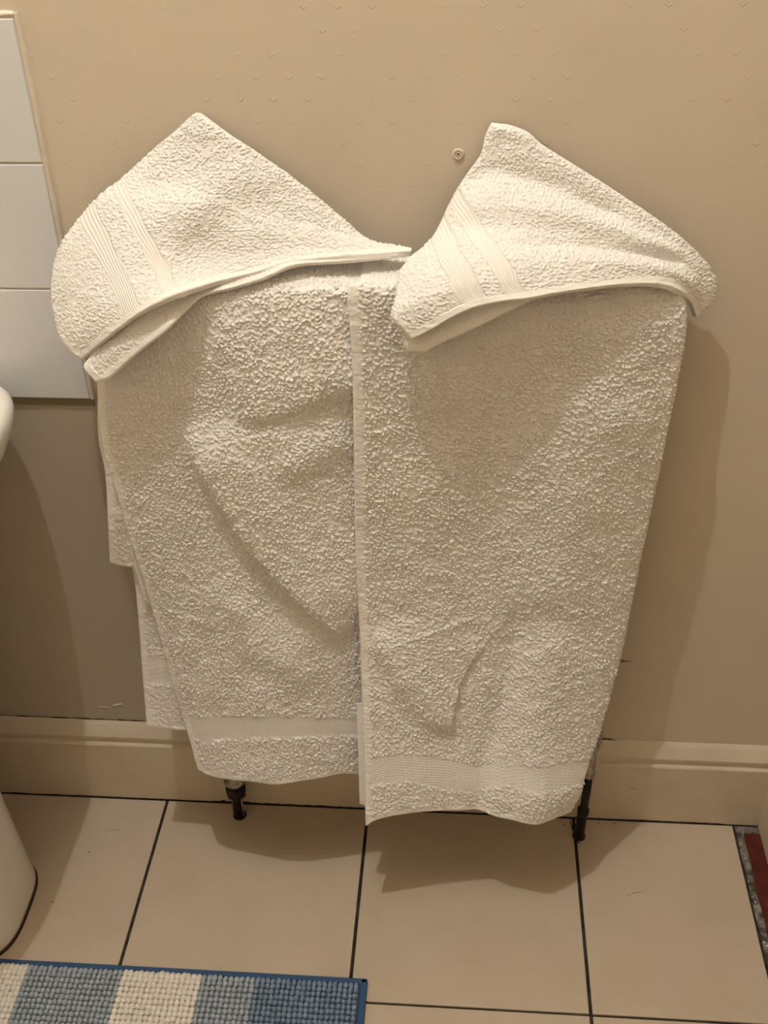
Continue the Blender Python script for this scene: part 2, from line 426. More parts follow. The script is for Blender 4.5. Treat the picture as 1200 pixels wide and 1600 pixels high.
def terry_nodes(nt, b):
    p = pos(nt)
    n1 = bump(nt, b, noise(nt, 480, 2, .6, p, .8), .7, .0014)
    bump(nt, b, noise(nt, 1500, 2, .6, p), .3, .0004, n1)
def rib_nodes(period, amp):
    def f(nt, b):
        uv = nt.nodes.new('ShaderNodeUVMap'); uv.uv_map = 'UVMap'
        s = N(nt, 'ShaderNodeSeparateXYZ'); nt.links.new(uv.outputs[0], s.inputs[0])
        w = math_(nt, 'SINE', math_(nt, 'MULTIPLY', s.outputs[0], 2*math.pi/period))
        n1 = bump(nt, b, w, .55, amp)
        bump(nt, b, noise(nt, 1200, 2, .6, pos(nt)), .25, .0004, n1)
    return f
def herring_nodes(nt, b):
    uv = nt.nodes.new('ShaderNodeUVMap'); uv.uv_map = 'UVMap'
    s = N(nt, 'ShaderNodeSeparateXYZ'); nt.links.new(uv.outputs[0], s.inputs[0])
    x, y = s.outputs[0], s.outputs[1]
    k = 2*math.pi/.0027
    zig = math_(nt, 'PINGPONG', math_(nt, 'MULTIPLY', x, 1), .0032)
    w = math_(nt, 'SINE', math_(nt, 'MULTIPLY', math_(nt, 'ADD', y, math_(nt, 'MULTIPLY', zig, .7)), k))
    n1 = bump(nt, b, w, .5, .0005)
    bump(nt, b, noise(nt, 1200, 2, .6, pos(nt)), .25, .0004, n1)
def hem_nodes(nt, b):
    p = pos(nt)
    n1 = bump(nt, b, noise(nt, 260, 2, .5, p), .5, .0012)
    bump(nt, b, noise(nt, 1400, 2, .6, p), .25, .0004, n1)

WHITE = (.90, .875, .83)
M = {}
M['terry'] = mat('terry_cotton', WHITE, .95, .1, build=terry_nodes, **{'Sheen Weight': .25, 'Sheen Roughness': .5})
M['rib'] = mat('ribbed_cotton_band', (.90, .87, .81), .85, .1, build=rib_nodes(.0023, .0006))
M['herring'] = mat('herringbone_cotton_band', (.89, .86, .81), .85, .15, build=herring_nodes)
M['hem'] = mat('hem_cotton', (.90, .87, .81), .9, .1, build=hem_nodes)

def wall_nodes(nt, b):
    p = pos(nt)
    s = N(nt, 'ShaderNodeSeparateXYZ'); nt.links.new(p, s.inputs[0])
    x, z = s.outputs[0], s.outputs[2]
    PX, PZ = .036, .0225
    row = math_(nt, 'FLOOR', math_(nt, 'DIVIDE', z, PZ))
    xs = math_(nt, 'ADD', math_(nt, 'DIVIDE', x, PX), math_(nt, 'MULTIPLY', math_(nt, 'MODULO', row, 2.0), .5))
    col = math_(nt, 'FLOOR', xs)
    cmb = N(nt, 'ShaderNodeCombineXYZ'); nt.links.new(row, cmb.inputs[0]); nt.links.new(col, cmb.inputs[1])
    wn = N(nt, 'ShaderNodeTexWhiteNoise', noise_dimensions='2D'); nt.links.new(cmb.outputs[0], wn.inputs['Vector'])
    dx = math_(nt, 'MULTIPLY', math_(nt, 'SUBTRACT', math_(nt, 'FRACT', xs), math_(nt, 'ADD', .4, math_(nt, 'MULTIPLY', wn.outputs[0], .2))), PX)
    dz = math_(nt, 'MULTIPLY', math_(nt, 'SUBTRACT', math_(nt, 'FRACT', math_(nt, 'DIVIDE', z, PZ)), .5), PZ)
    adx = math_(nt, 'ABSOLUTE', dx)
    line = math_(nt, 'ABSOLUTE', math_(nt, 'SUBTRACT', dz, math_(nt, 'MULTIPLY', adx, .8)))
    vee = math_(nt, 'MULTIPLY', math_(nt, 'SUBTRACT', 1, math_(nt, 'MINIMUM', 1, math_(nt, 'DIVIDE', line, .0011))),
                math_(nt, 'LESS_THAN', adx, .0036))
    vee = math_(nt, 'MULTIPLY', vee, math_(nt, 'MULTIPLY', math_(nt, 'GREATER_THAN', wn.outputs[0], .25), wn.outputs[0]))
    # the embossed marks are buried under the paint in large patches
    patch = math_(nt, 'SMOOTH_MAX', 0, math_(nt, 'SUBTRACT', math_(nt, 'MULTIPLY', noise(nt, 3.2, 2, .5, p), 3), .9), .1)
    up = math_(nt, 'MINIMUM', 1, math_(nt, 'MAXIMUM', .12, math_(nt, 'MULTIPLY', math_(nt, 'SUBTRACT', z, .85), 4)))
    vee = math_(nt, 'MULTIPLY', math_(nt, 'MULTIPLY', vee, math_(nt, 'MINIMUM', patch, 1)), up)
    n1 = bump(nt, b, vee, .5, .0015)
    n2 = bump(nt, b, noise(nt, 45, 3, .5, p), .25, .0022, n1)
    mp = N(nt, 'ShaderNodeMapping'); mp.inputs['Scale'].default_value = (90, 90, 320); nt.links.new(p, mp.inputs['Vector'])
    bump(nt, b, noise(nt, 1, 2, .5, mp.outputs[0]), .12, .0012, n2)
    c = b.inputs['Base Color'].default_value
    c1 = tuple(v*.96 for v in c[:3]); c2 = tuple(min(1, v*1.03) for v in c[:3])
    nt.links.new(ramp(nt, noise(nt, 4, 4, .6, p), [(.3, c1), (.7, c2)]), b.inputs['Base Color'])
M['cream'] = mat('cream_painted_wallpaper', (.67, .585, .46), .62, .35, build=wall_nodes)
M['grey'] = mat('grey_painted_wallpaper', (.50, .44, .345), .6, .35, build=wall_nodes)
M['ceiling'] = mat('ceiling_paint', (.75, .70, .6), .8)
M['plain'] = mat('cream_paint', (.57, .48, .36), .7)
M['skirting'] = mat('cream_gloss_skirting', (.67, .58, .45), .38, .5, build=stained((.64, .55, .42), (.70, .61, .48), 14, .3, .7, 60, .15, .0015))
M['walltile'] = mat('white_glazed_tile', (.74, .76, .77), .18, .5, build=stained((.72, .74, .75), (.76, .78, .79), 6, .3, .7, 18, .08, .002))
M['caulk'] = mat('cream_caulk', (.74, .68, .56), .6, build=stained((.70, .63, .50), (.77, .71, .60), 40, .3, .7, 200, .4, .001))
def floortile_nodes(nt, b):
    p = pos(nt)
    base = ramp(nt, noise(nt, 7, 6, .65, p), [(.25, (.47, .385, .285)), (.5, (.52, .43, .325)), (.75, (.55, .46, .35))])
    spk = ramp(nt, noise(nt, 75, 4, .7, p, 1.5), [(.0, (1, 1, 1)), (.62, (1, 1, 1)), (.72, (.80, .78, .76))])
    mx = N(nt, 'ShaderNodeMix', data_type='RGBA', blend_type='MULTIPLY'); mx.inputs[0].default_value = .55
    nt.links.new(base, mx.inputs[6]); nt.links.new(spk, mx.inputs[7]); nt.links.new(mx.outputs[2], b.inputs['Base Color'])
    bump(nt, b, noise(nt, 30, 4, .6, p), .08, .002)
M['floortile'] = mat('beige_ceramic_tile', (.52, .43, .32), .45, .4, build=floortile_nodes)
M['grout'] = mat('dark_grout', (.035, .030, .024), .9, .2, build=stained((.025, .02, .016), (.07, .06, .048), 60, .4, .75, 300, .5, .001))
M['cement'] = mat('dirty_cement', (.16, .14, .12), .95, .2, build=stained((.07, .06, .05), (.34, .30, .26), 70, .42, .68, 150, .9, .004))
M['red'] = mat('dark_red_painted_board', (.10, .012, .010), .3, .5, build=stained((.06, .008, .007), (.16, .022, .018), 38, .35, .75, 60, .4, .002))
M['ceramic'] = mat('white_vitreous_china', (.84, .80, .74), .12, .5)
M['dark_pipe'] = mat('near_black_painted_pipe', (.008, .004, .004), .45, .3, build=stained((.005, .003, .003), (.016, .007, .006), 90, .35, .7, 220, .5, .002))
M['steel'] = mat('dull_chrome', (.42, .40, .38), .35, .5, .8, build=stained((.22, .2, .18), (.55, .52, .48), 160, .35, .65))
M['radiator'] = mat('white_radiator_enamel', (.78, .76, .72), .3, .5)
M['dirt'] = mat('brown_dirt', (.05, .033, .02), .95, .1)
M['tuft_white'] = mat('ivory_chenille', (.84, .79, .71), .95, .1, build=terry_nodes)
M['tuft_light'] = mat('pale_blue_chenille', (.37, .42, .47), .95, .1, build=stained((.34, .39, .445), (.40, .45, .50), 120, .35, .65, 900, .4, .0006))
M['tuft_blue'] = mat('mid_blue_chenille', (.205, .275, .37), .95, .1, build=stained((.18, .25, .335), (.23, .30, .40), 120, .35, .65, 900, .4, .0006))
M['binding'] = mat('navy_blue_binding', (.045, .095, .19), .85, .15, build=rib_nodes(.002, .0004))

# ---------- the room ----------
XL, XR, YF, H = -1.03, .572, -1.95, 2.9
XE = .5153                                   # where the floor tiling stops on the right
def quad_mesh(name, faces, mats, parent=None):
    me = bpy.data.meshes.new(name); vs2 = []; fs = []; mi = []
    for q, m in faces:
        k = len(vs2); vs2 += q; fs.append(tuple(range(k, k+len(q)))); mi.append(m)
    me.from_pydata(vs2, [], fs)
    for m in mats: me.materials.append(m)
    for p, m in zip(me.polygons, mi): p.material_index = m
    return link(name, me, None, parent)
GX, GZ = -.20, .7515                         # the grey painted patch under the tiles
bm = bmesh.new(); bm_box(bm, XL-.1, XR+.1, 0, .1, -.02, H)
wall_back = from_bm('wall_back', bm, M['cream']); tag(wall_back, kind='structure')
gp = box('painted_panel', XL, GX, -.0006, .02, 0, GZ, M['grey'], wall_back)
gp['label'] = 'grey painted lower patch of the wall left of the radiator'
for nm, a in (('wall_left', (XL-.1, XL, YF-.1, 0)), ('wall_right', (XR, XR+.1, YF-.1, 0)), ('wall_front', (XL, XR, YF-.1, YF))):
    tag(box(nm, *a, -.02, H, M['plain']), kind='structure')
tag(box('ceiling', XL-.1, XR+.1, YF-.1, .1, H, H+.1, M['ceiling']), kind='structure')
floor = box('floor', XL, XR, YF, 0, -.06, -.0035, M['grout']); tag(floor, kind='structure')

# floor tiles, each its own piece
W_ = .333; g = .0024
def tile_mesh(w, d):
    bm = bmesh.new(); bm_box(bm, -w/2, w/2, -d/2, d/2, -.009, 0, .0011, 2)
    me = bpy.data.meshes.new('floor_tile'); bmesh.ops.recalc_face_normals(bm, faces=bm.faces[:]); bm.to_mesh(me); bm.free()
    me.materials.append(M['floortile']); return me
full = tile_mesh(W_-2*g, W_-2*g); cut = tile_mesh(XE-.2617-2*g, W_-2*g); cut2 = tile_mesh(-.4043-W_-XL-.001-2*g, W_-2*g)
for j in range(5):
    y1 = -.0185-j*.3318
    for i in range(-2, 3):
        x0 = -.4043+i*W_
        if i == -2: o = bpy.data.objects.new('floor_tile', cut2); xc = (XL+.001-.4043-W_)/2
        elif i == 2: o = bpy.data.objects.new('floor_tile', cut); xc = (.2617+XE)/2
        else: o = bpy.data.objects.new('floor_tile', full); xc = x0+W_/2
        COL.objects.link(o); o.parent = floor
        o.location = (xc, y1-.3318/2, random.uniform(-.0003, .0003))
# strip of bare cement and red board at the right edge
def ragged_strip(name, x0, x1, y0, y1, z0, z1, m, parent, jag, n=70, right_jag=None, seed=1):
    rnd = random.Random(seed); bm = bmesh.new(); rows = []
    rj = jag if right_jag is None else right_jag
    for k in range(n+1):
        y = y0+(y1-y0)*k/n
        a = x0+rnd.uniform(-1, 1)*jag; b = x1+rnd.uniform(-1, 1)*rj
        rows.append([bm.verts.new(p) for p in ((a, y, z0), (a, y, z1-.0008), (a+.0012, y, z1+rnd.uniform(-.3, .3)*jag), ((a+b)/2, y, z1+rnd.uniform(-.4, .4)*jag), (b-.0012, y, z1), (b, y, z1-.0008), (b, y, z0))])
    for p, q in zip(rows, rows[1:]):
        for i in range(6): bm.faces.new((p[i], p[i+1], q[i+1], q[i]))
        bm.faces.new((p[6], p[0], q[0], q[6]))
    bm.faces.new(rows[0][::-1]); bm.faces.new(rows[-1])
    return from_bm(name, bm, m, parent)
ragged_strip('cement_strip', XE+.0015, .562, -.019, YF+.02, -.01, -.0030, M['cement'], floor, .0012, seed=3)
ragged_strip('red_board', .5275, XR-.001, -.036, YF+.03, -.01, .0012, M['red'], floor, .0014, seed=5, right_jag=.0)
for k in range(26):                            # loose crumbs of grout and plaster on the cement
    rnd = random.Random(k); bm = bmesh.new()
    r = rnd.uniform(.0009, .0022)
    bmesh.ops.create_icosphere(bm, subdivisions=1, radius=r)
    for v in bm.verts: v.co *= rnd.uniform(.6, 1.2)
    x = rnd.uniform(XE+.003, .530); y = -.022-rnd.random()**1.5*.34
    bmesh.ops.translate(bm, verts=bm.verts[:], vec=(x, y, -.0020+r*.3))
    from_bm('crumb', bm, M['caulk'] if k % 3 else M['cement'], floor)

# skirting boards
prof = [(0, 0), (-.018, 0), (-.018, .1255), (-.0165, .1278), (-.0122, .1292), (-.0108, .1320), (-.0112, .1372), (-.0150, .1400), (-.0150, .1430), (-.0108, .1510), (-.0055, .1600), (-.0015, .1650), (0, .1663)]
bm = bmesh.new()
bm_profile(bm, prof, lambda p: (XL, p[0]-.0004, p[1]), lambda p: (.5535, p[0]-.0004, p[1]))
sk = from_bm('baseboard_back', bm, M['skirting']); tag(sk, kind='structure')
bm = bmesh.new()
bm_profile(bm, prof, lambda p: (XR+p[0]*1.05-.0002, -.0006, p[1]+.0014), lambda p: (XR+p[0]*1.05-.0002, YF+.005, p[1]+.0014))
tag(from_bm('baseboard_right', bm, M['skirting']), kind='structure')
# cracks, dirt lines and paint chips: thin irregular relief on wall and skirting
def smear(name, pts, w, depth, m, parent, seed=0, axis='y'):
    rnd = random.Random(seed); bm = bmesh.new(); rows = []
    P = []
    for a, b in zip(pts, pts[1:]):
        n = max(3, int((Vector(b)-Vector(a)).length/.006))
        P += [Vector(a).lerp(Vector(b), i/n) for i in range(n)]
    P.append(Vector(pts[-1]))
    for i, p in enumerate(P):
        k = min(1, min(i, len(P)-1-i)/2+.15); ww = w*rnd.uniform(.25, 1.25)*k
        up = Vector((0, 0, 1)) if axis == 'y' else Vector((0, 1, 0))
        out = Vector((0, -1, 0)) if axis == 'y' else Vector((0, 0, 1))
        rows.append([bm.verts.new(p+up*ww), bm.verts.new(p+out*depth), bm.verts.new(p-up*ww)])
    for p, q in zip(rows, rows[1:]):
        for i in range(2): bm.faces.new((p[i], p[i+1], q[i+1], q[i]))
    return from_bm(name, bm, m, parent)
smear('dirt_line', [(-.75, -.0190, .0012), (-.40, -.0190, .0012), (.50, -.0190, .0012)], .0011, .0006, M['dirt'], sk, 2)
smear('dirt_line', [(-.33, -.0190, .002), (-.29, -.0190, .002), (-.25, -.0190, .002)], .0035, .0006, M['dirt'], sk, 9)
smear('dirt_line', [(-.25, -.0190, .0016), (-.05, -.0190, .0016)], .0018, .0006, M['dirt'], sk, 11)
smear('crack', [(-.66, -.0012, .1675), (-.50, -.0012, .1673), (-.42, -.0012, .1672)], .0011, .0006, M['dirt'], sk, 4)
smear('crack', [(-.56, -.0135, .1395), (-.52, -.0135, .1392)], .0014, .0008, M['dirt'], sk, 5)
smear('crack', [(.262, -.0012, .1680), (.300, -.0012, .1672), (.316, -.0012, .1650)], .0016, .0007, M['dirt'], sk, 6)
smear('scratch', [(.343, -.0188, .075), (.352, -.0188, .078)], .0010, .0004, M['dirt'], sk, 7)
smear('scratch', [(.300, -.0004, .3305), (.319, -.0004, .3303)], .0030, .0012, mat('brown_stain', (.26, .18, .11), .8), wall_back, 8)
smear('paint_chip', [(-.468, -.0010, .2000), (-.459, -.0010, .2030), (-.453, -.0010, .2040)], .0016, .0014, M['caulk'], wall_back, 12)
smear('paint_chip', [(-.492, -.0010, .196), (-.472, -.0010, .195)], .0008, .0010, M['grey'], wall_back, 13)
smear('grout_stain', [(.255, -.020, .0004), (.262, -.058, .0004), (.268, -.07, .0004)], .006, .0005, M['dirt'], floor, 14, 'z')
for k, (x, y) in enumerate(((-.506, -.128), (-.535, -.22), (-.405, -.06), (.245, -.034), (.30, -.028), (.325, -.027))):
    smear('dirt_speck', [(x, y, .0003), (x+.003, y+.001, .0003)], .0013, .0006, M['dirt'], floor, 20+k, 'z')
for k, (x, y) in enumerate(((-.49, -.09), (.33, -.16))):
    smear('hair', [(x, y, .0004), (x+.012, y+.006, .0004), (x+.026, y+.008, .0004)], .0003, .0003, M['dirt'], floor, 40+k, 'z')

# white wall tiles at the upper left
XT, Z0, TS = -.4019, 1.1981, .1487
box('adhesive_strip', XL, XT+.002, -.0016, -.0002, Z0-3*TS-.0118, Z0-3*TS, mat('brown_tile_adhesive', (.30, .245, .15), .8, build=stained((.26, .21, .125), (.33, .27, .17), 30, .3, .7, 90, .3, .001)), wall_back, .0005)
tb = box('tile_grout', XL, XT+.0035, -.0040, -.0002, Z0-3*TS, Z0+.004, M['caulk'], wall_back, .0008)
bm = bmesh.new(); bm_box(bm, -.0982, .0982, -.0064, -.0012, -TS/2+.0012, TS/2-.0012, .0012, 3)
me = bpy.data.meshes.new('wall_tile'); bmesh.ops.recalc_face_normals(bm, faces=bm.faces[:]); bm.to_mesh(me); bm.free(); me.materials.append(M['walltile'])
for r in range(3):
    for c in range(4):
        o = bpy.data.objects.new('wall_tile', me); COL.objects.link(o); o.parent = wall_back
        o.location = (XT-.0995-c*.199, 0, Z0-TS*(r+.5)); o.rotation_euler = (random.uniform(-.004, .004), 0, random.uniform(-.004, .004))
def ragged_bead(name, p0, p1, w, h, m, parent, seed):
    rnd = random.Random(seed); bm = bmesh.new(); n = 60; rows = []
    p0, p1 = Vector(p0), Vector(p1); d = (p1-p0).normalized(); s = d.cross(Vector((0, -1, 0)))
    for k in range(n+1):
        c = p0.lerp(p1, k/n); ww = w*rnd.uniform(.8, 1.2); hh = h*rnd.uniform(.85, 1.1)
        rows.append([bm.verts.new(c+s*ww*t+Vector((0, -hh*q, 0))) for t, q in ((-1, 0), (-.7, .7), (0, 1), (.7, .55), (1, 0))])
    for p, q in zip(rows, rows[1:]):
        for i in range(4): bm.faces.new((p[i], p[i+1], q[i+1], q[i]))
    return from_bm(name, bm, m, parent, True)
ragged_bead('caulk_bead', (XT+.0018, 0, Z0+.004), (XT+.0018, 0, Z0-3*TS), .0036, .0064, M['caulk'], wall_back, 3)
ragged_bead('caulk_bead', (XL, 0, Z0+.0022), (XT, 0, Z0+.0022), .0030, .0063, M['caulk'], wall_back, 4)

# screw plug in the wall
wp = empty('wall_plug', (.0529, 0, 1.0591))
bm = bmesh.new(); bm_lathe(bm, [(0, .0064), (.0006, .0064), (.0016, .0056), (.0018, .0042), (.0010, .0036), (.0009, .0028), (.0015, .0024), (.0015, .0012), (-.001, .0010)], (.0529, -.0001, 1.0591), (0, -1, 0), 28, False)
from_bm('collar', bm, M['cream'], wp, True)
bm = bmesh.new(); bm_lathe(bm, [(0, .0011), (.0008, .0010)], (.0529, -.0001, 1.0593), (0, -1, 0), 12)
from_bm('screw_hole', bm, M['dirt'], wp)
tag(wp, 'small round painted over screw plug on the cream wall between the two towel peaks', 'wall plug')

# ---------- terry cloth ----------
def hash3(ix, iy, iz, k):
    h = (ix.astype(np.int64)*73856093) ^ (iy.astype(np.int64)*19349663) ^ (iz.astype(np.int64)*83492791) ^ (k*2654435761)
    h = h & 0xffffffff
    h = ((h ^ (h >> 16))*0x45d9f3b) & 0xffffffff
    h = ((h ^ (h >> 16))*0x45d9f3b) & 0xffffffff
    h = h ^ (h >> 16)
    return (h & 0xffffff)/float(0x1000000)
def tufts(P, cell, seed):
    """height 0..1 of a pile of small curled loops at points P (n,3)"""
    Q = P/cell; Q = Q*np.array([1, .4, 1.06]); I = np.floor(Q).astype(np.int64); best = np.zeros(len(P))
    for dx in (-1, 0, 1):
        for dy in (-1, 0, 1):
            for dz in (-1, 0, 1):
                ix, iy, iz = I[:, 0]+dx, I[:, 1]+dy, I[:, 2]+dz
                r = [hash3(ix, iy, iz, seed+k) for k in range(6)]
                D = Q-np.stack([ix+.15+.7*r[0], iy+.15+.7*r[1], iz+.15+.7*r[2]], 1)
                ct = r[3]*2-1; ph = r[4]*2*np.pi; st = np.sqrt(1-ct*ct)
                ax = np.stack([st*np.cos(ph), .6*ct, st*np.sin(ph)], 1)
                ax /= np.linalg.norm(ax, axis=1, keepdims=True)
                al = (D*ax).sum(1); pe2 = (D*D).sum(1)-al*al
                q = 1-(al/.66)**2-pe2/.47**2
                np.maximum(best, np.sqrt(np.maximum(q, 0))*(.6+.4*r[5]), out=best)
    return best
def smooth_noise(P, scale, seed):
    Q = P/scale; I = np.floor(Q).astype(np.int64); F = Q-I; F = F*F*(3-2*F); out = np.zeros(len(P))
    for dx in (0, 1):
        for dy in (0, 1):
            for dz in (0, 1):
                w = (F[:, 0] if dx else 1-F[:, 0])*(F[:, 1] if dy else 1-F[:, 1])*(F[:, 2] if dz else 1-F[:, 2])
                out += w*hash3(I[:, 0]+dx, I[:, 1]+dy, I[:, 2]+dz, seed)
    return out*2-1
def blur(A, n=1):
    for _ in range(n):
        A = A.copy()
        A[1:-1] = (A[:-2]+2*A[1:-1]+A[2:])/4
        A[:, 1:-1] = (A[:, :-2]+2*A[:, 1:-1]+A[:, 2:])/4
    return A
def raw_mesh(name, V, F, uv=None):
    me = bpy.data.meshes.new(name)
    me.vertices.add(len(V)); me.vertices.foreach_set('co', np.ascontiguousarray(V, np.float32).ravel())
    me.loops.add(F.size); me.loops.foreach_set('vertex_index', np.ascontiguousarray(F, np.int32).ravel())
    me.polygons.add(len(F)); me.polygons.foreach_set('loop_start', np.arange(0, F.size, 4, dtype=np.int32))
    me.polygons.foreach_set('use_smooth', np.ones(len(F), bool))
    if uv is not None:
        l = me.uv_layers.new(name='UVMap'); l.data.foreach_set('uv', uv[F.ravel()].astype(np.float32).ravel())
    me.update(calc_edges=True); me.validate()
    return me
def cloth(key, parent, main, band_mat, seed):
    """build one sheet: its pile as part `main`, bands and hems beside it (or under it when it is itself a folded layer)"""
    d = SHEETS[key]
    S, U, V = base_surface(d); nv, nu = U.shape
    Nn = normals(S)
    gl = np.linalg.norm(np.diff(S, axis=1), axis=2); gv = np.linalg.norm(np.diff(S, axis=0), axis=2)
    dl = np.concatenate([np.zeros((nv, 1)), np.cumsum(gl, 1)], 1); dr = dl[:, -1:]-dl
    dt = np.concatenate([np.zeros((1, nu)), np.cumsum(gv, 0)], 0); db = dt[-1:]-dt
    E = dict(L=dl, R=dr, T=dt, B=db)
    hemmask = np.zeros((nv, nu), bool)
    for e, w in d['hem'].items(): hemmask |= E[e] < w
    bands = {}
    UVp = np.stack([U.ravel(), V.ravel()], 1)
    region = np.zeros((nv, nu), int); ribx = np.full(nv*nu, np.nan)
    for k, poly in d['regions']:
        m_ = in_poly(UVp*.9998+.0001, poly).reshape(nv, nu)
        if k == 'hem': hemmask |= m_
        else:
            bands[k] = len(bands)+2; region[m_] = bands[k]
            if 'rib' in d:                       # ribs run along the band
                hf = len(poly)//2; sc = np.array([np.median(dr[:, 0]), np.median(db[0])])
                mid = (np.array(poly[:hf])+np.array(poly[hf:][::-1]))/2*sc
                mid = spline(np.c_[mid, mid[:, 0]*0], 24)[:, :2]
                ds_, sd_, _ = seg_dist(UVp*sc, mid); ribx[m_.ravel()] = (ds_*sd_)[m_.ravel()]
    region[hemmask] = 1
    amp = blur(np.where(region == 0, 1.0, np.where(region == 1, .16, .0)), 1)
    P = S.reshape(-1, 3)
    h = tufts(P+.0015*np.stack([smooth_noise(P, .008, seed+5), smooth_noise(P, .008, seed+6), smooth_noise(P, .008, seed+7)], 1), d['cell'], seed*17+3)
    low = smooth_noise(P, .03, seed)*.6+smooth_noise(P, .013, seed+1)*.4
    disp = h.reshape(nv, nu)*d['amp']*amp*(1+.25*low.reshape(nv, nu)) + low.reshape(nv, nu)*.0012*(.4+.6*amp)
    # the hem is gathered by its stitches: short ridges across it
    disp += np.where(region == 1, .0005*smooth_noise(P*np.array([.4, 1, 1.4]), .006, seed+9).reshape(nv, nu)+.0006, 0)
    back = np.zeros((nv, nu))
    for e, r in d['round'].items():
        q = np.clip(1-E[e]/r, 0, 1); back = np.maximum(back, r*(1-np.sqrt(np.maximum(0, 1-q*q))))
    C = S+Nn*(disp-back)[..., None]
    B = S-Nn*(d['thick']+np.maximum(back, 0)*.6)[..., None]
    idx = np.arange(nv*nu).reshape(nv, nu)
    Fq = np.stack([idx[:-1, :-1], idx[1:, :-1], idx[1:, 1:], idx[:-1, 1:]], -1).reshape(-1, 4)
    fr = np.max(np.stack([region[:-1, :-1], region[1:, :-1], region[1:, 1:], region[:-1, 1:]]), 0).ravel()
    a = math.radians(d.get('rib', 0))
    UVm = np.stack([P[:, 0]*math.cos(a)-(P[:, 2]-P[:, 1])*math.sin(a), P[:, 0]*math.sin(a)+(P[:, 2]-P[:, 1])*math.cos(a)], 1)
    k_ = ~np.isnan(ribx); UVm[k_, 0] = ribx[k_]
    Cf = C.reshape(-1, 3); made = None
    for rid, nm, mt in [(0, main, M['terry']), (1, 'hem', M['hem'])]+[(v, 'woven_band', band_mat) for v in bands.values()]:
        f = Fq[fr == rid]
        if not len(f): continue
        u, inv = np.unique(f, return_inverse=True); f = inv.reshape(-1, 4); vv = Cf[u]; uv = UVm[u]
        if rid == 0:                         # the reverse side and the rim close the sheet
            k = 5; ri = np.unique(np.r_[np.arange(0, nv, k), nv-1]); ci = np.unique(np.r_[np.arange(0, nu, k), nu-1])
            bb = B[np.ix_(ri, ci)]; nr, nc = bb.shape[:2]; bi = np.arange(nr*nc).reshape(nr, nc)+len(vv)
            fb = np.stack([bi[:-1, :-1], bi[:-1, 1:], bi[1:, 1:], bi[1:, :-1]], -1).reshape(-1, 4)
            loop = np.r_[idx[0, :], idx[1:, -1], idx[-1, -2::-1], idx[-2:0:-1, 0]]
            n0 = len(vv)+nr*nc; m = len(loop)
            lf = np.arange(m)+n0; lb = lf+m; fl = np.stack([lf, np.roll(lf, -1), np.roll(lb, -1), lb], -1)
            vv = np.concatenate([vv, bb.reshape(-1, 3), Cf[loop], B.reshape(-1, 3)[loop]]); f = np.concatenate([f, fb, fl])
            uv = np.concatenate([uv, np.zeros((len(vv)-len(uv), 2))])
        o = link(nm, raw_mesh(nm, vv, f, uv), mt, parent if (made is None or parent_flat(main)) else made)
        if made is None: made = o
    return made
def parent_flat(main): return main == 'terry_panel'

def towel(name, label, cat, loc, front, layers, band_mat, seed, group=None):
    root = empty(name, loc); tag(root, label, cat, group)
    cloth(front, root, 'terry_panel', band_mat, seed)
    for i, l in enumerate(layers): cloth(l, root, 'folded_layer', band_mat, seed+20+i)
    return root
t_left = towel('bath_towel', 'long white bath towel on the left, folded layers peeping out along its left edge', 'towel', (-.18, -.1, .2), 'left_front', ['left_layer_a', 'left_layer_b', 'left_layer_c'], M['herring'], 31, 'long towels on the radiator')
t_right = towel('bath_towel', 'long white bath towel on the right, overlapping its neighbour and reaching lower', 'towel', (.12, -.12, .16), 'right_front', ['right_inner'], M['herring'], 57, 'long towels on the radiator')
c_left = towel('hand_towel', 'white peaked hand towel beside the wall tiles, draped over the left bath towel', 'towel', (-.2, -.09, .93), 'left_cap', ['left_cap_under'], M['rib'], 83, 'peaked towels on top')
c_right = towel('hand_towel', 'white blunt-peaked hand towel right of the wall plug, draped over the right bath towel', 'towel', (.12, -.09, .93), 'right_cap', ['right_cap_under'], M['rib'], 107, 'peaked towels on top')

for k, pts in enumerate(([(.004, -.150, .913), (.0015, -.149, .905), (.0005, -.147, .896), (.002, -.146, .889)], [(.006, -.151, .912), (.004, -.149, .903), (.0055, -.147, .897), (.0035, -.146, .891), (.005, -.1455, .886)])):
    bm = bmesh.new(); bm_tube(bm, pts, .0005, 6); from_bm('loose_thread', bm, M['hem'], c_right, True)

# the rear halves of the two long towels, hanging between radiator and wall
def rear(root, x0, x1, z0, z1, seed):
    bm = bmesh.new(); rows = []
    pr = [(-.044, z1), (-.034, z1+.001), (-.025, z1-.004), (-.020, z1-.02), (-.019, z0+.2), (-.020, z0)]
    for y, z in pr:
        rows.append([bm.verts.new((x0+(x1-x0)*i/12, y+.0012*math.sin(i*1.7+z*20), z)) for i in range(13)])
    for p, q in zip(rows, rows[1:]):
        for i in range(12): bm.faces.new((p[i], p[i+1], q[i+1], q[i]))
    r = bmesh.ops.solidify(bm, geom=bm.faces[:], thickness=.003)
    from_bm('rear_drop', bm, M['terry'], root, True)
rear(t_left, -.34, -.06, .42, .951, 1)
rear(t_right, -.045, .275, .40, .955, 2)

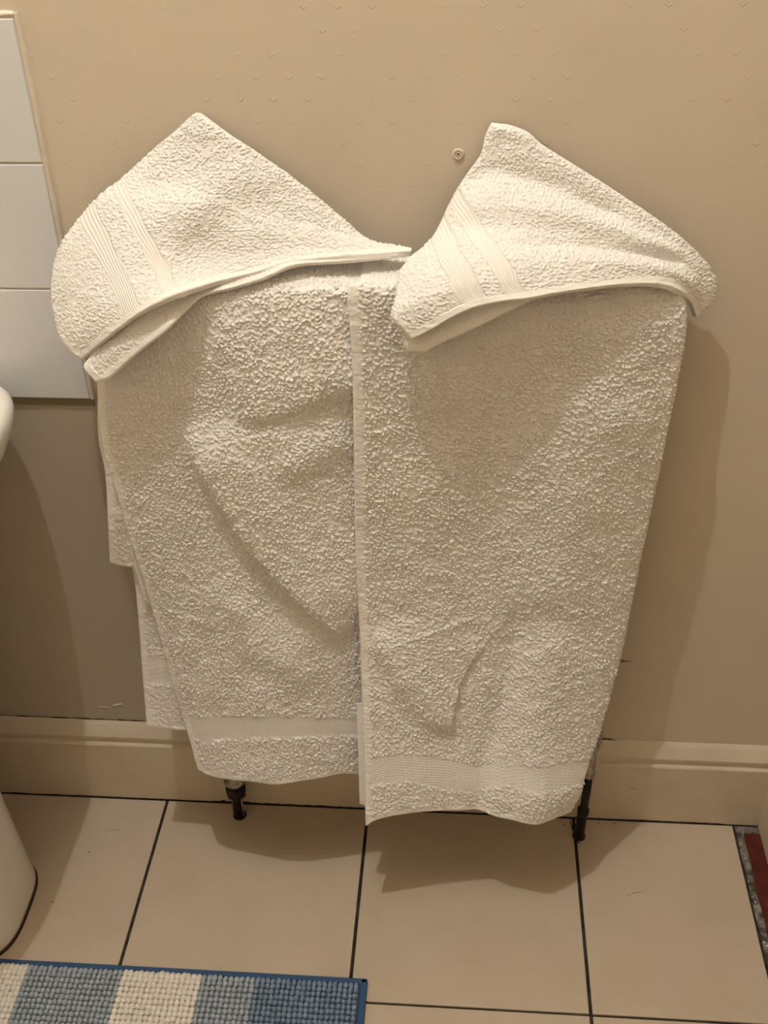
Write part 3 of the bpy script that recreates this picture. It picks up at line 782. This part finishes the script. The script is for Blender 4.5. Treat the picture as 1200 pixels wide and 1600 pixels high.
# ---------- radiator with its valves and pipes ----------
rad = empty('radiator', (-.005, -.055, .2)); tag(rad, 'white panel radiator hidden under the towels, a sliver of its top edge showing', 'radiator')
x0, x1 = -.225, .215
bm = bmesh.new(); n = 112; rows = []
for i in range(n+1):
    x = x0+(x1-x0)*i/n; t = (i % 8)/8; y = -.074+(.006 if .3 < t < .7 else 0)
    rows.append([bm.verts.new((x, y, z)) for z in (.215, .225, .915, .925)]+[bm.verts.new((x, -.060, .925)), bm.verts.new((x, -.060, .215))])
for p, q in zip(rows, rows[1:]):
    for k in range(6): bm.faces.new((p[k], p[(k+1) % 6], q[(k+1) % 6], q[k]))
bm.faces.new(rows[0]); bm.faces.new(rows[-1][::-1])
from_bm('front_panel', bm, M['radiator'], rad)
bm = bmesh.new(); bm_box(bm, x0, x1, -.059, -.036, .225, .918)
from_bm('convector', bm, M['radiator'], rad)
bm = bmesh.new()
bm_box(bm, x0, x1, -.075, -.071, .926, .934, .001); bm_box(bm, x0, x1, -.040, -.036, .926, .934, .001)
for i in range(23):
    x = x0+(x1-x0-.004)*i/22; bm_box(bm, x, x+.004, -.072, -.039, .927, .933)
from_bm('top_grille', bm, M['radiator'], rad)
for x in (x0, x1-.0015): box('side_panel', x, x+.0015, -.074, -.036, .22, .93, M['radiator'], rad)
for x in (x0+.09, x1-.09): box('wall_bracket', x-.012, x+.012, -.036, -.0005, .30, .34, M['radiator'], rad, .002)

pl = empty('radiator_pipe', (-.279, -.041, 0)); tag(pl, 'short black pipe stub with chrome valve nut under the left towel, entering the floor tile', 'pipe', 'radiator pipes')
bm = bmesh.new(); bm_tube(bm, [(-.279, -.043, -.012), (-.279, -.043, .03), (-.279, -.043, .12), (-.2785, -.043, .235)], .0082, 18); from_bm('pipe', bm, M['dark_pipe'], pl, True)
bm = bmesh.new(); bm_lathe(bm, [(.050, .0090), (.053, .0160), (.066, .0172), (.070, .0180), (.076, .0180), (.079, .013)], (-.279, -.043, 0), (0, 0, 1), 6); from_bm('valve_nut', bm, M['dark_pipe'], pl)
bm = bmesh.new(); bm_lathe(bm, [(.079, .0135), (.084, .0172), (.092, .0172), (.095, .012), (.22, .012), (.232, .014), (.25, .012)], (-.279, -.043, 0), (0, 0, 1), 20); from_bm('valve_body', bm, M['steel'], pl, True)
bm = bmesh.new(); bm_tube(bm, [(-.279, -.043, .236), (-.262, -.046, .236), (-.224, -.048, .236)], .008, 14); from_bm('tail', bm, M['steel'], pl, True)
bm = bmesh.new(); bm_lathe(bm, [(-.004, .0105), (.0006, .0112), (.0012, .0100), (.0014, .0084)], (-.279, -.043, 0), (0, 0, 1), 14, False); from_bm('floor_collar', bm, M['dirt'], pl)
for s in (-1, 1):
    bm = bmesh.new(); bm_tube(bm, [(-.279+s*.0078, -.0475, .004), (-.279+s*.0080, -.0478, .030), (-.279+s*.0076, -.0475, .048)], [.0008, .0015, .0010], 8)
    o = from_bm('bare_metal_edge', bm, M['steel'], pl, True); o['label'] = 'scuffed bare metal streak along the black pipe'

pr_ = empty('radiator_pipe', (.268, -.052, 0)); tag(pr_, 'tall dark brown pipe beside the right towel hem, grey clamp at its top', 'pipe', 'radiator pipes')
bm = bmesh.new(); bm_tube(bm, [(.2675, -.054, -.012), (.2675, -.054, .004), (.2680, -.054, .03), (.2683, -.054, .06), (.2695, -.054, .075), (.2700, -.054, .10), (.2700, -.054, .144)], [.0082, .0082, .0078, .0076, .0062, .0066, .0064], 18); from_bm('pipe', bm, M['dark_pipe'], pr_, True)
bm = bmesh.new(); bm_lathe(bm, [(.052, .0070), (.056, .0092), (.066, .0092), (.070, .0070)], (.2690, -.054, 0), (0, 0, 1), 16); from_bm('pipe_joint', bm, M['dark_pipe'], pr_, True)
bm = bmesh.new(); bm_lathe(bm, [(.142, .0075), (.145, .0088), (.156, .0088), (.160, .0075), (.20, .0075), (.214, .012), (.24, .012), (.25, .008)], (.2700, -.054, 0), (0, 0, 1), 18); o = from_bm('clamp', bm, M['steel'], pr_, True); o['label'] = 'dull grey clamp'
box('clip', .2755, .2835, -.056, -.018, .152, .166, M['skirting'], pr_, .002)
bm = bmesh.new(); bm_tube(bm, [(.270, -.054, .228), (.25, -.052, .228), (.214, -.048, .228)], .008, 14); from_bm('tail', bm, M['steel'], pr_, True)
bm = bmesh.new(); bm_lathe(bm, [(-.004, .0100), (.0006, .0106), (.0012, .0096), (.0014, .0084)], (.2675, -.054, 0), (0, 0, 1), 14, False); from_bm('floor_collar', bm, M['dirt'], pr_)

# ---------- pedestal basin at the left edge ----------
def superellipse(cx, cy, a, b, n, e, back=None):
    out = []
    for i in range(n):
        t = 2*math.pi*i/n; c, s = math.cos(t), math.sin(t)
        x = cx+a*math.copysign(abs(c)**(2/e), c); y = cy+b*math.copysign(abs(s)**(2/e), s)
        out.append((x, y))
    return out
def loft(name, levels, m, parent, n=72, cap0=True, cap1=True):
    bm = bmesh.new(); rings = []
    for z, cx, cy, a, b, e in levels:
        rings.append([bm.verts.new((x, y, z)) for x, y in superellipse(cx, cy, a, b, n, e)])
    for p, q in zip(rings, rings[1:]):
        for i in range(n): bm.faces.new((p[i], p[(i+1) % n], q[(i+1) % n], q[i]))
    if cap0: bm.faces.new(rings[0][::-1])
    if cap1: bm.faces.new(rings[-1])
    return from_bm(name, bm, m, parent, True)
sink = empty('pedestal_basin', (-.70, -.22, 0)); tag(sink, 'white ceramic basin on a pedestal at the left edge of the picture', 'sink')
cx, cy = -.705, -.2215
loft('bowl', [(.60, cx, -.20, .10, .09, 2.6), (.64, cx, -.205, .135, .12, 2.7), (.68, cx, -.212, .185, .165, 3), (.72, cx, -.218, .222, .198, 3.4), (.745, cx, cy, .236, .209, 3.8), (.765, cx, cy, .2435, .2165, 4.2), (.776, cx, cy, .2450, .218, 4.4), (.785, cx, cy, .2435, .2165, 4.4), (.791, cx, cy, .2385, .2115, 4.4), (.7925, cx, cy, .230, .203, 4.4), (.7915, cx, cy, .214, .187, 4),
    (.785, cx, -.245, .198, .150, 3), (.76, cx, -.245, .180, .135, 2.7), (.70, cx, -.245, .14, .105, 2.4), (.665, cx, -.24, .08, .06, 2.2), (.660, cx, -.24, .022, .022, 2)], M['ceramic'], sink)
loft('pedestal', [(.001, -.70, -.236, .1335, .098, 3.4), (.012, -.70, -.236, .1345, .099, 3.4), (.03, -.70, -.236, .1330, .098, 3.3), (.12, -.70, -.234, .1300, .095, 3), (.30, -.70, -.225, .118, .088, 2.8), (.48, -.70, -.212, .108, .085, 2.6), (.60, -.70, -.205, .104, .083, 2.6), (.66, -.70, -.205, .10, .08, 2.6)], M['ceramic'], sink)
bm = bmesh.new(); bm_lathe(bm, [(0, .021), (.002, .021), (.003, .014), (.001, .010)], (cx, -.24, .6605), (0, 0, 1), 20); from_bm('drain', bm, M['steel'], sink, True)
loft('floor_seal', [(.0002, -.70, -.236, .1360, .1005, 3.4), (.0030, -.70, -.236, .1352, .0998, 3.4), (.0045, -.70, -.236, .1340, .0985, 3.4)], M['dirt'], sink, cap0=False, cap1=False)

# ---------- chenille bath mat ----------
MX0, MX1, MY1, MY0 = -.593, -.047, -.3195, -.86
mt = empty('bath_mat', ((MX0+MX1)/2, (MY0+MY1)/2, 0)); tag(mt, 'striped chenille bath mat in ivory and two blues on the floor tiles', 'bath mat')
box('backing', MX0+.002, MX1-.002, MY0+.002, MY1-.002, .0010, .0050, M['binding'], mt, .001)
def rounded_bar(nm, a0, a1, b0, b1): return box(nm, a0, a1, b0, b1, .0008, .0085, M['binding'], mt, .0026, 3)
rounded_bar('edge_binding', MX0, MX1, MY1-.009, MY1)
rounded_bar('edge_binding', MX1-.010, MX1, MY0, MY1)
rounded_bar('edge_binding', MX0, MX0+.010, MY0, MY1)
rounded_bar('edge_binding', MX0, MX1, MY0, MY0+.009)
tb_ = bmesh.new(); bmesh.ops.create_uvsphere(tb_, u_segments=8, v_segments=5, radius=1)
TV = np.array([v.co[:] for v in tb_.verts]); TF = [[v.index for v in f.verts] for f in tb_.faces]; tb_.free()
def tuft_band(xa, xb, m, seed, label=None, fat=1.0):
    rs = np.random.RandomState(seed); VV = []; FF = []; k = 0
    px, py = .0074, .0080
    ncol = max(1, round((xb-xa)/px)); px = (xb-xa)/ncol
    for i in range(ncol):
        j = 0
        y = MY1-.0140
        while y > MY0+.012:
            sx, sy, sz = px*fat*.54*rs.uniform(.9, 1.1), py*fat*.56*rs.uniform(.9, 1.1), .0062*rs.uniform(.9, 1.1)
            x = xa+(i+.5)*px+rs.uniform(-.0005, .0005); yy = y+rs.uniform(-.0006, .0006)
            if j == 0: sy *= 1.5; sz *= .85
            v = TV*np.array([sx, sy, sz])
            a = rs.uniform(-.25, .25); t = .35 if j == 0 else rs.uniform(-.1, .3)
            v = np.stack([v[:, 0]*math.cos(a)-v[:, 1]*math.sin(a), v[:, 0]*math.sin(a)+v[:, 1]*math.cos(a), v[:, 2]-v[:, 1]*t], 1)
            VV.append(v+np.array([x, yy, .0098+rs.uniform(-.0006, .0006)]))
            FF += [tuple(q+k for q in f) for f in TF]; k += len(TV)
            y -= py; j += 1
    base = np.array([(x, y, z) for z in (.0045, .0078) for y in (MY0+.010, MY1-.011) for x in (xa, xb)])   # the woven ground of the stripe
    VV.append(base); FF += [tuple(q+k for q in f) for f in ((4, 5, 7, 6), (0, 1, 5, 4), (3, 2, 6, 7), (2, 0, 4, 6), (1, 3, 7, 5))]
    me = bpy.data.meshes.new('tuft_stripe'); me.from_pydata(np.concatenate(VV).tolist(), [], FF)
    me.polygons.foreach_set('use_smooth', np.ones(len(me.polygons), bool))
    o = link('tuft_stripe', me, m, mt); o['kind'] = 'stuff'; o['label'] = label
XS = [-.586, -.530, -.393, -.280, -.2035, -.0585]
for a, b, m, lab in zip(XS, XS[1:], ('tuft_white', 'tuft_light', 'tuft_white', 'tuft_light', 'tuft_blue'),
        ('ivory stripe at the left end', 'pale blue stripe between ivory stripes', 'ivory stripe in the middle', 'pale blue stripe beside the darker blue', 'darker blue stripe at the right end')):
    tuft_band(a, b, M[m], int(-a*1000), lab, 1.16 if m == 'tuft_white' else 1.0)
